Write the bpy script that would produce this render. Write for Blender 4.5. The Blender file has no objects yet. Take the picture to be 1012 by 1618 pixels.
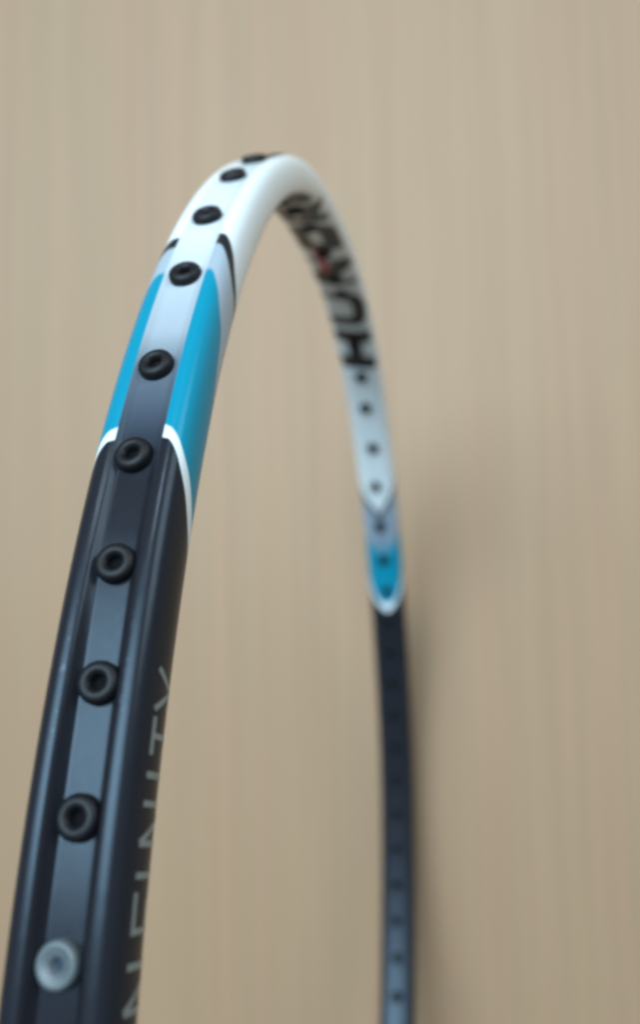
import bpy, math, random
import numpy as np
from mathutils import Vector, Matrix

sc = bpy.context.scene
MM = 0.001

# ------------------------------------------------------------------ camera
cam = bpy.data.cameras.new('camera')
cam_ob = bpy.data.objects.new('camera', cam)
sc.collection.objects.link(cam_ob)
sc.camera = cam_ob
right = Vector((0.20549, -0.97851, -0.01707))
up = Vector((-0.08818, -0.03588, 0.99546))
back = right.cross(up)
m = Matrix((right, up, back)).transposed().to_4x4()
m.translation = Vector((-150.533, -30.311, 55.125)) * MM
cam_ob.matrix_world = m
cam.sensor_fit = 'VERTICAL'
cam.sensor_height = 24.0
cam.lens = 24.0 * 1340.84 / 1618.0
cam.clip_start = 0.002
cam.clip_end = 20.0
cam.dof.use_dof = True
cam.dof.focus_distance = 0.075
cam.dof.aperture_fstop = cam.lens / 1.75

# ------------------------------------------------------------------ light
world = bpy.data.worlds.new('World')
sc.world = world
world.use_nodes = True
bg = world.node_tree.nodes['Background']
bg.inputs['Color'].default_value = (0.72, 0.90, 1.0, 1)
bg.inputs['Strength'].default_value = 0.20


def area_lamp(name, loc, target, sx, sy, power, col):
    l = bpy.data.lights.new(name, 'AREA')
    l.shape = 'RECTANGLE'
    l.size = sx
    l.size_y = sy
    l.energy = power
    l.color = col
    o = bpy.data.objects.new(name, l)
    sc.collection.objects.link(o)
    o.location = loc
    o.rotation_euler = (Vector(target) - Vector(loc)).to_track_quat('-Z', 'Y').to_euler()
    return o


# soft cool window light from behind the camera, to its left
win = area_lamp('window_light', (-2.06, 0.52, 0.89), (0.12, 0.01, 0.09), 3.1, 1.15, 28.0, (0.63, 0.845, 1.0))
win.data.spread = math.radians(70)
# room lamp to the right
ceil = area_lamp('ceiling_light', (-0.75, -1.20, 1.25), (0.0, 0.0, 0.08), 1.0, 1.0, 4.4, (0.84, 0.94, 1.0))
ceil.data.spread = math.radians(90)
# unseen spot added to brighten the panel's middle and leave its corners darker
sl = bpy.data.lights.new('added_panel_spot', 'SPOT')
sl.energy = 44.0
sl.color = (0.90, 0.96, 1.0)
sl.spot_size = math.radians(17)
sl.spot_blend = 1.0
sl.shadow_soft_size = 0.16
so = bpy.data.objects.new('added_panel_spot', sl)
sc.collection.objects.link(so)
so.location = (-0.92, 0.12, 1.28)
so.rotation_euler = (Vector((0.107, 0.035, 0.105)) - Vector(so.location)).to_track_quat('-Z', 'Y').to_euler()

sc.view_settings.view_transform = 'Standard'
sc.view_settings.look = 'None'
sc.view_settings.gamma = 1.0
sc.view_settings.exposure = -0.05
sc.cycles.use_denoising = True
sc.cycles.filter_width = 3.0


# ------------------------------------------------------------------ node helpers
class NT:
    def __init__(self, name):
        self.mat = bpy.data.materials.new(name)
        self.mat.use_nodes = True
        self.t = self.mat.node_tree
        self.b = self.t.nodes['Principled BSDF']

    def n(self, typ, **kw):
        nd = self.t.nodes.new(typ)
        for k, v in kw.items():
            setattr(nd, k, v)
        return nd

    def link(self, a, b):
        self.t.links.new(a, b)

    def put(self, sock, v):
        if isinstance(v, (int, float)):
            sock.default_value = v
        elif isinstance(v, (tuple, list)):
            sock.default_value = tuple(v) if len(v) != 3 or len(sock.default_value) == 3 else tuple(v) + (1,)
        else:
            self.link(v, sock)

    def math(self, op, a, b=0.0, c=None, clamp=False):
        nd = self.n('ShaderNodeMath', operation=op, use_clamp=clamp)
        self.put(nd.inputs[0], a)
        self.put(nd.inputs[1], b)
        if c is not None:
            self.put(nd.inputs[2], c)
        return nd.outputs[0]

    def mix(self, f, a, b):
        nd = self.n('ShaderNodeMix', data_type='RGBA')
        self.put(nd.inputs['Factor'], f)
        self.put(nd.inputs[6], a)
        self.put(nd.inputs[7], b)
        return nd.outputs[2]

    def attr(self, name):
        return self.n('ShaderNodeAttribute', attribute_name=name).outputs['Fac']

    def curve(self, x, pts):
        nd = self.n('ShaderNodeFloatCurve')
        c = nd.mapping.curves[0]
        pts = sorted(pts)
        while len(c.points) < len(pts):
            c.points.new(0.5, 0.5)
        for p, q in zip(c.points, pts):
            p.location = q
            p.handle_type = 'AUTO_CLAMPED'
        nd.mapping.update()
        self.put(nd.inputs['Value'], x)
        return nd.outputs[0]

    def step(self, x, w):
        """0..1 ramp of half width w about x = 0"""
        nd = self.n('ShaderNodeMapRange', interpolation_type='SMOOTHSTEP')
        self.put(nd.inputs['Value'], x)
        self.put(nd.inputs['From Min'], self.math('MULTIPLY', w, -1.0))
        self.put(nd.inputs['From Max'], w)
        return nd.outputs['Result']

    def noise(self, vec, scale, detail=3.0, rough=0.5):
        nd = self.n('ShaderNodeTexNoise')
        self.put(nd.inputs['Vector'], vec)
        nd.inputs['Scale'].default_value = scale
        nd.inputs['Detail'].default_value = detail
        nd.inputs['Roughness'].default_value = rough
        return nd.outputs['Fac']

    def coords(self, scale=(1, 1, 1)):
        tc = self.n('ShaderNodeTexCoord')
        mp = self.n('ShaderNodeMapping')
        self.link(tc.outputs['Object'], mp.inputs['Vector'])
        mp.inputs['Scale'].default_value = scale
        return mp.outputs['Vector']

    def bump(self, h, strength, dist):
        nd = self.n('ShaderNodeBump')
        nd.inputs['Strength'].default_value = strength
        nd.inputs['Distance'].default_value = dist
        self.put(nd.inputs['Height'], h)
        self.link(nd.outputs[0], self.b.inputs['Normal'])


def plain(name, col, rough, spec=0.5, coat=0.0, metal=0.0, noise=0.0):
    k = NT(name)
    k.b.inputs['Roughness'].default_value = rough
    k.b.inputs['Specular IOR Level'].default_value = spec
    k.b.inputs['Coat Weight'].default_value = coat
    k.b.inputs['Metallic'].default_value = metal
    f = k.noise(k.coords(), 900.0, 4.0, 0.6)
    lo = tuple(c * (1 - noise) for c in col)
    hi = tuple(c * (1 + noise) for c in col)
    k.put(k.b.inputs['Base Color'], k.mix(f, lo, hi))
    return k.mat


# ------------------------------------------------------------------ laminate panel behind
def laminate():
    k = NT('wood_laminate')
    broad = k.noise(k.coords((1, 85, 1.6)), 1.0, 3.0, 0.55)
    mid = k.noise(k.coords((1, 280, 4.0)), 1.0, 4.0, 0.6)
    fine = k.noise(k.coords((1, 700, 14.0)), 1.0, 3.0, 0.6)
    hue = k.noise(k.coords((1, 100, 2.0)), 1.0, 2.0, 0.5)
    c = k.mix(k.curve(hue, [(0, 0), (.38, .1), (.62, .9), (1, 1)]), (0.328, 0.2035, 0.121), (0.316, 0.208, 0.123))
    v = k.math('ADD', k.math('MULTIPLY', broad, 0.17), k.math('MULTIPLY', mid, 0.22))
    v = k.math('ADD', v, k.math('MULTIPLY', fine, 0.20))
    v = k.math('ADD', v, 0.705)
    mul = k.n('ShaderNodeVectorMath', operation='SCALE')
    k.link(c, mul.inputs[0])
    k.link(v, mul.inputs['Scale'])
    k.link(mul.outputs[0], k.b.inputs['Base Color'])
    k.b.inputs['Roughness'].default_value = 0.55
    k.b.inputs['Specular IOR Level'].default_value = 0.3
    k.bump(fine, 0.15, 0.0002)
    return k.mat


def make_panel():
    px, hw, z0, z1, th, bv = 0.1065, 0.9, -0.75, 0.85, 0.018, 0.0015
    # front face at x = px, grain upright
    vs, fs = [], []
    ring = [(px + th, 0), (px + bv, 0), (px, bv)]
    for x, ins in ring:
        vs += [(x, -hw + ins, z0 + ins), (x, hw - ins, z0 + ins), (x, hw - ins, z1 - ins), (x, -hw + ins, z1 - ins)]
    for r in range(2):
        for i in range(4):
            j = (i + 1) % 4
            fs.append((r * 4 + i, r * 4 + j, r * 4 + 4 + j, r * 4 + 4 + i))
    fs.append((8, 9, 10, 11))
    fs.append((3, 2, 1, 0))
    me = bpy.data.meshes.new('wooden_panel')
    me.from_pydata(vs, [], fs)
    me.materials.append(laminate())
    o = bpy.data.objects.new('wooden_panel', me)
    sc.collection.objects.link(o)
    o['label'] = 'pale beige wood laminate panel with faint upright grain behind the racket'
    o['kind'] = 'structure'
    return o


make_panel()

# ------------------------------------------------------------------ racket head: centre line
A, B, N1, N2 = 96.88, 122.2, 2.358, 1.676
BL = 126.0
HR, HY = 2.95, 4.71


def centre_line():
    n = 12000
    u = np.linspace(-math.pi / 2, 1.5 * math.pi, n)      # bottom -> near limb -> top -> far limb -> bottom
    c, s = np.cos(u), np.sin(u)
    x = -A * np.sign(c) * np.abs(c) ** (2 / N1)
    z = np.where(s >= 0, B, BL) * np.sign(s) * np.abs(s) ** (2 / N2)
    L = np.concatenate([[0], np.cumsum(np.hypot(np.diff(x), np.diff(z)))])
    top = np.interp(math.pi / 2, u, L)
    return x, z, L - top


_x, _z, _s = centre_line()
S_MIN, S_MAX = _s[0], _s[-1]
NS = 1200
gs = np.linspace(S_MIN, S_MAX, NS, endpoint=False)
gx, gz = np.interp(gs, _s, _x), np.interp(gs, _s, _z)
# gentle smoothing (4 mm) round the loop
ker = np.exp(-0.5 * (np.arange(-40, 41) * (gs[1] - gs[0]) / 4.0) ** 2)
ker /= ker.sum()


def smooth(a):
    return np.convolve(np.concatenate([a[-40:], a, a[:40]]), ker, 'valid')


gx, gz = smooth(gx), smooth(gz)
tx = np.roll(gx, -1) - np.roll(gx, 1)
tz = np.roll(gz, -1) - np.roll(gz, 1)
tl = np.hypot(tx, tz)
tx, tz = tx / tl, tz / tl
gnx, gnz = -tz, tx            # outward normal in the plane of the hoop


def frame_at(s):
    f = lambda a: np.interp(s, gs, a)
    nx, nz = f(gnx), f(gnz)
    l = np.hypot(nx, nz)
    return f(gx), f(gz), nx / l, nz / l


# ------------------------------------------------------------------ cross-section
def groove_depth(s):
    return np.interp(np.abs(s), [0, 70, 100, 112, 122, 132], [0.30, 0.32, 0.42, 0.62, 1.05, 1.25])


CTRL_V = [0, .04, .08, .12, .135, .155, .185, .215, .24, .265, .295, .33, .38, .44, .52, .59, .66, .73, .80, .87, .935, 1]


def half_ctrl(g):
    f = HR - g
    return np.array([
        (0, f), (.5, f), (1.0, f), (1.36, f + .005), (1.5, f + .05 * g + .01), (1.78, f + .38 * g), (2.1, f + .80 * g),
        (2.36, HR - .05), (2.68, HR + .0), (3.05, HR - .03), (3.45, HR - .17), (3.85, HR - .48), (4.25, HR - 1.05),
        (4.55, 1.05), (4.71, 0), (4.64, -1.0), (4.33, -1.75), (3.78, -2.33), (3.0, -2.70), (2.0, -2.88), (1.0, -2.94), (0, -2.95)])


def catmull(P, sub):
    P = np.asarray(P, float)
    if P.ndim == 1:
        P = P[:, None]
    Q = np.concatenate([[2 * P[0] - P[1]], P, [2 * P[-1] - P[-2]]])
    out = []
    for i in range(1, len(Q) - 2):
        p0, p1, p2, p3 = Q[i - 1], Q[i], Q[i + 1], Q[i + 2]
        for k in range(sub):
            t = k / sub
            out.append(.5 * (2 * p1 + (p2 - p0) * t + (2 * p0 - 5 * p1 + 4 * p2 - p3) * t * t + (3 * p1 - p0 - 3 * p2 + p3) * t ** 3))
    out.append(Q[-2])
    return np.array(out)


SUB = 3
half_v = catmull(CTRL_V, SUB)[:, 0]
NH = len(half_v)
# hull from inner centre outwards, for things lying on the surface
hull = catmull(half_ctrl(0.3), 12)[::-1]
hull_l = np.concatenate([[0], np.cumsum(np.hypot(*np.diff(hull, axis=0).T))])


def on_surface(s, w, lift=0.0):
    """3D points (mm) on the frame at arc length s, w mm from the inner centre line (sign = side in y)"""
    s, w = np.asarray(s, float), np.asarray(w, float)
    x, z, nx, nz = frame_at(s)
    aw = np.abs(w)
    y, r = np.interp(aw, hull_l, hull[:, 0]), np.interp(aw, hull_l, hull[:, 1])
    e = .02
    dy = np.interp(aw + e, hull_l, hull[:, 0]) - np.interp(np.maximum(aw - e, 0), hull_l, hull[:, 0])
    dr = np.interp(aw + e, hull_l, hull[:, 1]) - np.interp(np.maximum(aw - e, 0), hull_l, hull[:, 1])
    l = np.hypot(dy, dr) + 1e-9
    ny, nr = dr / l, -dy / l
    y, r = (y + lift * ny), r + lift * nr
    y = y * np.where(w < 0, -1, 1)
    return np.stack([x + r * nx, y, z + r * nz], -1)


def paint():
    k = NT('frame_paint')
    s = k.attr('paint_s')
    v = k.attr('paint_v')
    N = lambda pts: k.math('MULTIPLY', k.curve(v, [(a, b / 200) for a, b in pts]), 200.0)
    arc_up = N([(0, 73.5), (.25, 74), (.36, 76.6), (.44, 79.2), (.52, 80.9), (.73, 85.5), (1, 92.0)])
    arc_lo = N([(0, 75.3), (.25, 76.2), (.36, 79.0), (.44, 81.0), (.52, 82.4), (.73, 87.3), (1, 94.0)])
    blue_up = N([(0, 80.3), (.25, 80.8), (.32, 83.0), (.40, 86.2), (.48, 89.2), (.53, 93.0), (.6, 96.5), (.8, 101.0), (1, 103.0)])
    blue_lo = N([(0, 100.9), (.25, 101.8), (.38, 104.5), (.52, 107.9), (.73, 114.3), (.87, 118.1), (1, 119.1)])
    black = N([(0, 102.5), (.25, 103.0), (.38, 106.2), (.52, 110.2), (.73, 116.0), (.87, 119.8), (1, 121.6)])
    white = (0.70, 0.75, 0.76)
    silver = k.mix(k.math('MULTIPLY_ADD', v, 2.5, -1.5, clamp=True), (0.33, 0.39, 0.44), (0.20, 0.25, 0.31))
    blue = (0.004, 0.225, 0.335)
    dark = (0.0150, 0.0148, 0.0190)
    d = lambda b: k.math('SUBTRACT', s, b)
    softv = k.curve(v, [(0, .10), (.45, .12), (.6, .5), (1, .9)])
    c = k.mix(k.step(d(arc_up), 0.14), white, dark)
    c = k.mix(k.step(d(arc_lo), k.math('ADD', k.math('MULTIPLY', softv, 1.2), .1)), c, silver)
    c = k.mix(k.step(d(blue_up), k.math('MULTIPLY', softv, 3.5)), c, blue)
    c = k.mix(k.step(d(blue_lo), 0.16), c, white)
    m_black = k.step(d(black), 0.12)
    c = k.mix(m_black, c, dark)
    # groove floor: white fading through silver to black
    r = k.n('ShaderNodeValToRGB')
    k.put(r.inputs[0], k.math('DIVIDE', s, 200.0))
    e = r.color_ramp.elements
    e[0].position, e[0].color = 0, (0.62, 0.67, 0.70, 1)
    e[1].position, e[1].color = .533, dark + (1,)
    for p, cc in ((.37, (0.60, 0.65, 0.675)), (.42, (0.40, 0.45, 0.49)), (.448, (0.33, 0.375, 0.415)), (.462, (.20, .24, .275)), (.472, (.115, .14, .17)), (.492, (.07, .09, .12)), (.512, (.028, .035, .048))):
        q = e.new(p)
        q.color = cc + (1,)
    groove = k.step(k.math('SUBTRACT', 0.20, v), 0.012)
    c = k.mix(groove, c, r.outputs[0])
    k.link(c, k.b.inputs['Base Color'])
    # worn chips along the groove edges and a little dust on the black
    edge = k.math('MULTIPLY', k.step(k.math('SUBTRACT', v, 0.222), 0.006), k.step(k.math('SUBTRACT', 0.248, v), 0.006))
    chip = k.step(k.math('SUBTRACT', k.noise(k.coords(), 1500.0, 4.0, 0.7), 0.60), 0.03)
    c = k.mix(k.math('MULTIPLY', k.math('MULTIPLY', edge, chip), k.math('MULTIPLY', k.math('MULTIPLY', m_black, k.step(d(119.0), 1.5)), k.math('MULTIPLY', k.step(k.math('SUBTRACT', 129.0, s), 2.0), 0.3))), c, (0.22, 0.24, 0.26))
    k.link(c, k.b.inputs['Base Color'])
    grain = k.noise(k.coords(), 1400.0, 4.0, 0.65)
    k.put(k.b.inputs['Roughness'], k.math('ADD', k.math('MULTIPLY', grain, 0.12), 0.19))
    k.b.inputs['Specular IOR Level'].default_value = 0.28
    k.b.inputs['Specular Tint'].default_value = (0.62, 0.82, 0.98, 1)
    k.bump(k.noise(k.coords(), 700.0, 3.0, 0.6), 0.12, 0.0001)
    return k.mat


def link(name, me, parent):
    o = bpy.data.objects.new(name, me)
    sc.collection.objects.link(o)
    o.parent = parent
    return o


racket = bpy.data.objects.new('badminton_racket', None)
racket.empty_display_size = 0.02
sc.collection.objects.link(racket)
racket['label'] = 'unstrung badminton racket head in white, blue and black standing edge-on before a wood panel'
racket['category'] = 'racket'


def make_frame():
    n2 = 2 * NH - 2
    V = np.zeros((NS, n2, 3))
    for i in range(NS):
        P = catmull(half_ctrl(float(groove_depth(gs[i]))), SUB)
        ring = np.concatenate([P, P[-2:0:-1] * np.array([-1, 1])])
        V[i, :, 0] = gx[i] + ring[:, 1] * gnx[i]
        V[i, :, 1] = ring[:, 0]
        V[i, :, 2] = gz[i] + ring[:, 1] * gnz[i]
    vv = np.concatenate([half_v, half_v[-2:0:-1]])
    idx = np.arange(NS * n2).reshape(NS, n2)
    a = idx
    b = np.roll(idx, -1, axis=1)
    c = np.roll(b, -1, axis=0)
    d = np.roll(idx, -1, axis=0)
    F = np.stack([a, b, c, d], -1).reshape(-1, 4)
    me = bpy.data.meshes.new('frame')
    me.from_pydata((V.reshape(-1, 3) * MM).tolist(), [], F.tolist())
    for nm, val in (('paint_s', np.repeat(np.abs(gs), n2)), ('paint_v', np.tile(vv, NS))):
        at = me.attributes.new(nm, 'FLOAT', 'POINT')
        at.data.foreach_set('value', val.astype(np.float32))
    me.polygons.foreach_set('use_smooth', [True] * len(me.polygons))
    me.materials.append(paint())
    me.update()
    return link('frame', me, racket)


frame = make_frame()
# make sure faces point outwards
import bmesh
bm = bmesh.new()
bm.from_mesh(frame.data)
bmesh.ops.recalc_face_normals(bm, faces=bm.faces)
bm.to_mesh(frame.data)
bm.free()

# ------------------------------------------------------------------ grommets
black_plastic = plain('black_plastic', (0.0040, 0.0044, 0.0062), 0.52, 0.32, 0.0, 0.0, 0.2)
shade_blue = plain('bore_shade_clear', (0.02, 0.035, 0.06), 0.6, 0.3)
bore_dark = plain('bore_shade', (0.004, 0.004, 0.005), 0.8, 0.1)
k = NT('clear_plastic')
k.b.inputs['Base Color'].default_value = (0.36, 0.46, 0.50, 1)
k.b.inputs['Roughness'].default_value = 0.42
k.b.inputs['Subsurface Weight'].default_value = 0.3
k.b.inputs['Subsurface Radius'].default_value = (0.0006, 0.0007, 0.0008)
k.b.inputs['Subsurface Scale'].default_value = 1.0
k.put(k.b.inputs['Base Color'], k.mix(k.noise(k.coords(), 500, 3), (0.070, 0.088, 0.095), (0.125, 0.148, 0.155)))
clear_plastic = k.mat


def lathe(profile, seg=28):
    """rings about the local z axis; profile = (radius, height) in mm"""
    vs, fs = [], []
    for r, h in profile:
        for i in range(seg):
            t = 2 * math.pi * i / seg
            vs.append((r * math.cos(t) * MM, r * math.sin(t) * MM, h * MM))
    for j in range(len(profile) - 1):
        for i in range(seg):
            i2 = (i + 1) % seg
            fs.append((j * seg + i, j * seg + i2, (j + 1) * seg + i2, (j + 1) * seg + i))
    fs.append(tuple((len(profile) - 1) * seg + i for i in range(seg)))
    return vs, fs


def grommet_mesh(name, outer_floor, mat, clear, seg=32):
    """flange on the groove floor, barrel end standing proud of the inner face; local +z = outward"""
    f = outer_floor
    top = [(1.70, f - .6), (1.72, f + .35), (1.67, f + .58), (1.55, f + .79), (1.36, f + .92), (1.16, f + .98), (1.0, f + .98),
           (.85, f + .92), (.69, f + .78), (.57, f + .56), (.52, f + .3), (.50, f + .05)]
    if clear:
        top = [(1.60, f - .6), (1.63, f + .45), (1.60, f + .75), (1.50, f + .93), (1.36, f + 1.0), (1.16, f + .97), (.94, f + .90),
               (.72, f + .84), (.52, f + .74), (.45, f + .58), (.41, f + .3)]
    v1, f1 = lathe(top, seg)
    inner = [(1.50, -2.6), (1.50, -3.30), (1.44, -3.44), (1.32, -3.5), (1.16, -3.44), (1.08, -3.3), (1.05, -3.0)]
    v2, f2 = lathe([(r, h) for r, h in inner], 20)
    o = len(v1)
    vs = v1 + v2
    fs = f1 + [tuple(i + o for i in p) for p in f2]
    me = bpy.data.meshes.new(name)
    me.from_pydata(vs, [], fs)
    me.materials.append(mat)
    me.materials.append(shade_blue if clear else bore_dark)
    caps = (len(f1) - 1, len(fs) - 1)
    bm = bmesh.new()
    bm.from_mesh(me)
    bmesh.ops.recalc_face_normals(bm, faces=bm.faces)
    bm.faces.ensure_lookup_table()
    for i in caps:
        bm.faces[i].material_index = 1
    for p in bm.faces:
        p.smooth = len(p.verts) == 4
    bm.to_mesh(me)
    bm.free()
    return me


near_s = [-143.0, -133.65, -124.05, -114.5, -104.4, -94.3, -81.2, -69.3, -56.3, -45.1, -33.5, -22.0, -10.5]
near_s = [-182.0, -172.4, -162.8, -153.3] + near_s
far_s = [2.5, 14.8, 20.8, 38.5, 50.0, 59.8, 72.2, 83.8, 95.8, 105.9, 115.2, 124.5, 133.8, 143.0, 152.3, 161.6, 171.0, 180.5,
         190.0, 199.5, 208.6, 217.8, 227.0, 236.2]
gm = {}
rnd = random.Random(4)
for s in near_s + far_s:
    g = round(float(groove_depth(s)), 2)
    clear = s == -143.0
    key = (g, clear)
    if key not in gm:
        gm[key] = grommet_mesh('grommet', HR - g, clear_plastic if clear else black_plastic, clear)
    o = link('grommet', gm[key], racket)
    x, z, nx, nz = (float(q) for q in frame_at(s))
    zc = Vector((nx, 0, nz))
    yc = Vector((0, 1, 0))
    zc = (zc + Vector((0, rnd.uniform(-.09, .09), 0))).normalized()
    xc = yc.cross(zc).normalized()
    yc = zc.cross(xc)
    mm = Matrix((xc, yc, zc)).transposed().to_4x4()
    mm.translation = Vector((x, rnd.uniform(-.08, .08), z)) * MM
    o.matrix_world = mm
    if clear:
        o['label'] = 'pale translucent grommet among the black ones'


# ------------------------------------------------------------------ lettering
def seg_dist(px, py, a, b):
    ax, ay = a
    bx, by = b
    dx, dy = bx - ax, by - ay
    t = np.clip(((px - ax) * dx + (py - ay) * dy) / (dx * dx + dy * dy + 1e-12), 0, 1)
    return np.hypot(px - ax - t * dx, py - ay - t * dy)


def box_dist(px, py, a, b, half):
    """distance-like value with square ends: negative inside the bar a-b"""
    ax, ay = a
    bx, by = b
    L = math.hypot(bx - ax, by - ay)
    ex, ey = (bx - ax) / L, (by - ay) / L
    u = (px - ax) * ex + (py - ay) * ey
    w = np.abs(-(px - ax) * ey + (py - ay) * ex)
    return np.maximum(w - half, np.maximum(-u, u - L))


def lettering(name, strokes, to_sw, cell, mat, lift, label=None):
    """strokes: (point a, point b, half width, square ends) in letter space (x along the reading, y up);
    cells inside any stroke become faces laid on the frame"""
    xs = [p[0] for st in strokes for p in st[:2]]
    ys = [p[1] for st in strokes for p in st[:2]]
    hmax = max(st[2] for st in strokes)
    X = np.arange(min(xs) - hmax - cell, max(xs) + hmax + cell, cell)
    Y = np.arange(min(ys) - hmax - cell, max(ys) + hmax + cell, cell)
    CX, CY = np.meshgrid(X[:-1] + cell / 2, Y[:-1] + cell / 2, indexing='ij')
    D = np.full(CX.shape, 9.0)
    for a, b, h, sq in strokes:
        D = np.minimum(D, box_dist(CX, CY, a, b, h) if sq else seg_dist(CX, CY, a, b) - h)
    I, J = np.nonzero(D < 0)
    nY = len(Y)
    quad = np.stack([I * nY + J, (I + 1) * nY + J, (I + 1) * nY + J + 1, I * nY + J + 1], -1)
    used, inv = np.unique(quad.ravel(), return_inverse=True)
    px, py = X[used // nY], Y[used % nY]
    s, w = to_sw(px, py)
    P = on_surface(s, w, lift)
    me = bpy.data.meshes.new(name)
    me.from_pydata((P * MM).tolist(), [], inv.reshape(-1, 4).tolist())
    me.polygons.foreach_set('use_smooth', [True] * len(me.polygons))
    me.materials.append(mat)
    o = link(name, me, racket)
    if label:
        o['label'] = label
    return o


ink = plain('black_ink', (0.010, 0.011, 0.013), 0.4, 0.4, 0, 0, 0.1)
red_ink = plain('red_ink', (0.42, 0.015, 0.06), 0.4, 0.4, 0, 0, 0.1)
silver_ink = plain('silver_ink', (0.22, 0.26, 0.27), 0.35, 0.5, 0, 0.3, 0.1)


def arc(cx, cy, rx, ry, a0, a1, h, n=12):
    p = [(cx + rx * math.cos(math.radians(a0 + (a1 - a0) * i / n)), cy + ry * math.sin(math.radians(a0 + (a1 - a0) * i / n))) for i in range(n + 1)]
    return [(p[i], p[i + 1], h, False) for i in range(n)]


def bold_word():
    """HUNDRED, heavy letters 7.4 mm tall, leaning forward; x = minus the arc length, y = 0 at the foot"""
    T = 8.3
    out = []
    for ch, s0, W, h in (('H', 47.2, 12.6, 1.95), ('U', 32.6, 12.2, 1.5), ('N', 17.0, 12.0, 1.5), ('D', 0.9, 12.8, 1.55),
                         ('R', -13.2, 12.4, 1.6), ('E', -26.8, 10.2, 1.8), ('D', -38.0, 10.8, 1.8)):
        x = -s0
        l, r, b, t, mid = x + h, x + W - h, h, T - h, T / 2
        bar = lambda p, q, hh=h: out.append((p, q, hh, True))
        if ch == 'H':
            bar((l, 0), (l, T)); bar((r, 0), (r, T)); bar((l, mid), (r, mid), 1.55)
        elif ch == 'U':
            bar((l, 2.4), (l, T)); bar((r, 2.4), (r, T), .8); out.extend(arc((l + r) / 2, 2.8, (r - l) / 2, 1.75, 180, 360, h))
        elif ch == 'N':
            bar((l - .3, 0), (l - .3, T), .9); bar((r + .3, 0), (r + .3, T), .6); bar((l + .3, T - .4), (r - .3, .4), 1.9)
        elif ch == 'D':
            bar((l, 0), (l, T)); bar((l, t), (r - 2, t)); bar((l, b), (r - 2, b)); out.extend(arc(r - 2.6, mid, 2.6, mid - h, -90, 90, h))
        elif ch == 'R':
            bar((l, 0), (l, T)); bar((l, t), (r - 1.8, t)); bar((l, 2.7), (r - 1.8, 2.7))
            out.extend(arc(r - 1.8, (t + 2.7) / 2, 1.8, (t - 2.7) / 2, -90, 90, h)); bar((l + 3.6, 2.7), (r, 0))
        elif ch == 'E':
            bar((l, 0), (l, T)); bar((x, t), (x + W, t)); bar((x, b), (x + W, b)); bar((l, mid), (x + W - .8, mid), .9)
    return out, T


SHEAR = 0.22
word, WT = bold_word()
to_sw_far = lambda px, py: (-px - SHEAR * (py - WT / 2), py - WT / 2)
lettering('lettering', word, to_sw_far, 0.10, ink, 0.03, 'HUNDRED in heavy black slanted letters on the white inner face')
lettering('accent_mark', [((-11.0, 5.2), (-0.4, 5.2), 0.85, True)], to_sw_far, 0.12, red_ink, 0.055, 'red stroke across the black lettering')


def thin_word():
    """INFINITY placed by the arc length of each letter; y = 0 at the foot, cap height T"""
    T, h = 3.9, 0.23
    o = []
    bar = lambda s0, y0, s1, y1: o.append(((-s0, y0), (-s1, y1), h, True))
    I = lambda s: bar(s, 0, s, T)

    def Nn(sr, sl):
        bar(sr, 0, sr, T); bar(sl, 0, sl, T); bar(sl + .05, T, sr - .05, 0)
    # reading runs towards the top of the hoop: s rises from left to right
    I(-147.9)
    Nn(-143.1, -145.9)
    bar(-140.9, 0, -140.9, T); bar(-141.1, T - h, -138.4, T - h); bar(-140.9, T * .5, -138.9, T * .5)
    I(-137.3)
    Nn(-132.5, -135.2)
    I(-130.5)
    bar(-127.7, 0, -127.7, T - h); bar(-129.1, T - h, -126.3, T - h)
    bar(-124.2, 0, -124.2, T * .46); bar(-125.75, T, -124.2, T * .44); bar(-122.65, T, -124.2, T * .44)
    return o, T


thin, TT = thin_word()
i_top = np.argmin(np.abs(hull[:, 1] - 1.15) + (hull[:, 0] < 4) * 10)
W_TOP = float(hull_l[i_top])
to_sw_near = lambda px, py: (-px, -(W_TOP - TT + py))
lettering('lettering', thin, to_sw_near, 0.045, silver_ink, 0.025, 'INFINITY in thin silver letters on the black side of the frame')

# ------------------------------------------------------------------ throat and shaft below the head
shaft_mat = plain('shaft_paint', (0.012, 0.014, 0.019), 0.3, 0.5, 0, 0, 0.1)
grip_mat = plain('grip_tape', (0.03, 0.03, 0.033), 0.75, 0.3, 0, 0, 0.2)


def lathe_part(name, profile, mat, base_z, seg=32):
    vs, fs = lathe(profile, seg)
    fs.append(tuple(range(seg))[::-1])
    me = bpy.data.meshes.new(name)
    me.from_pydata(vs, [], fs)
    bm = bmesh.new()
    bm.from_mesh(me)
    bmesh.ops.recalc_face_normals(bm, faces=bm.faces)
    for p in bm.faces:
        p.smooth = len(p.verts) == 4
    bm.to_mesh(me)
    bm.free()
    me.materials.append(mat)
    o = link(name, me, racket)
    o.location = (0, 0, base_z * MM)
    return o


lathe_part('throat', [(3.4, 0), (4.6, -3), (5.2, -8), (4.9, -16), (4.2, -26), (3.7, -34)], shaft_mat, -BL - 1.5)
lathe_part('shaft', [(3.5, 0), (3.5, -60), (3.55, -120), (3.6, -190)], shaft_mat, -BL - 33)
lathe_part('handle', [(5, 0), (9, -10), (11.5, -30), (12.5, -60), (12.5, -150), (13.2, -175), (14, -190), (13.5, -194)], grip_mat, -BL - 220, 8)
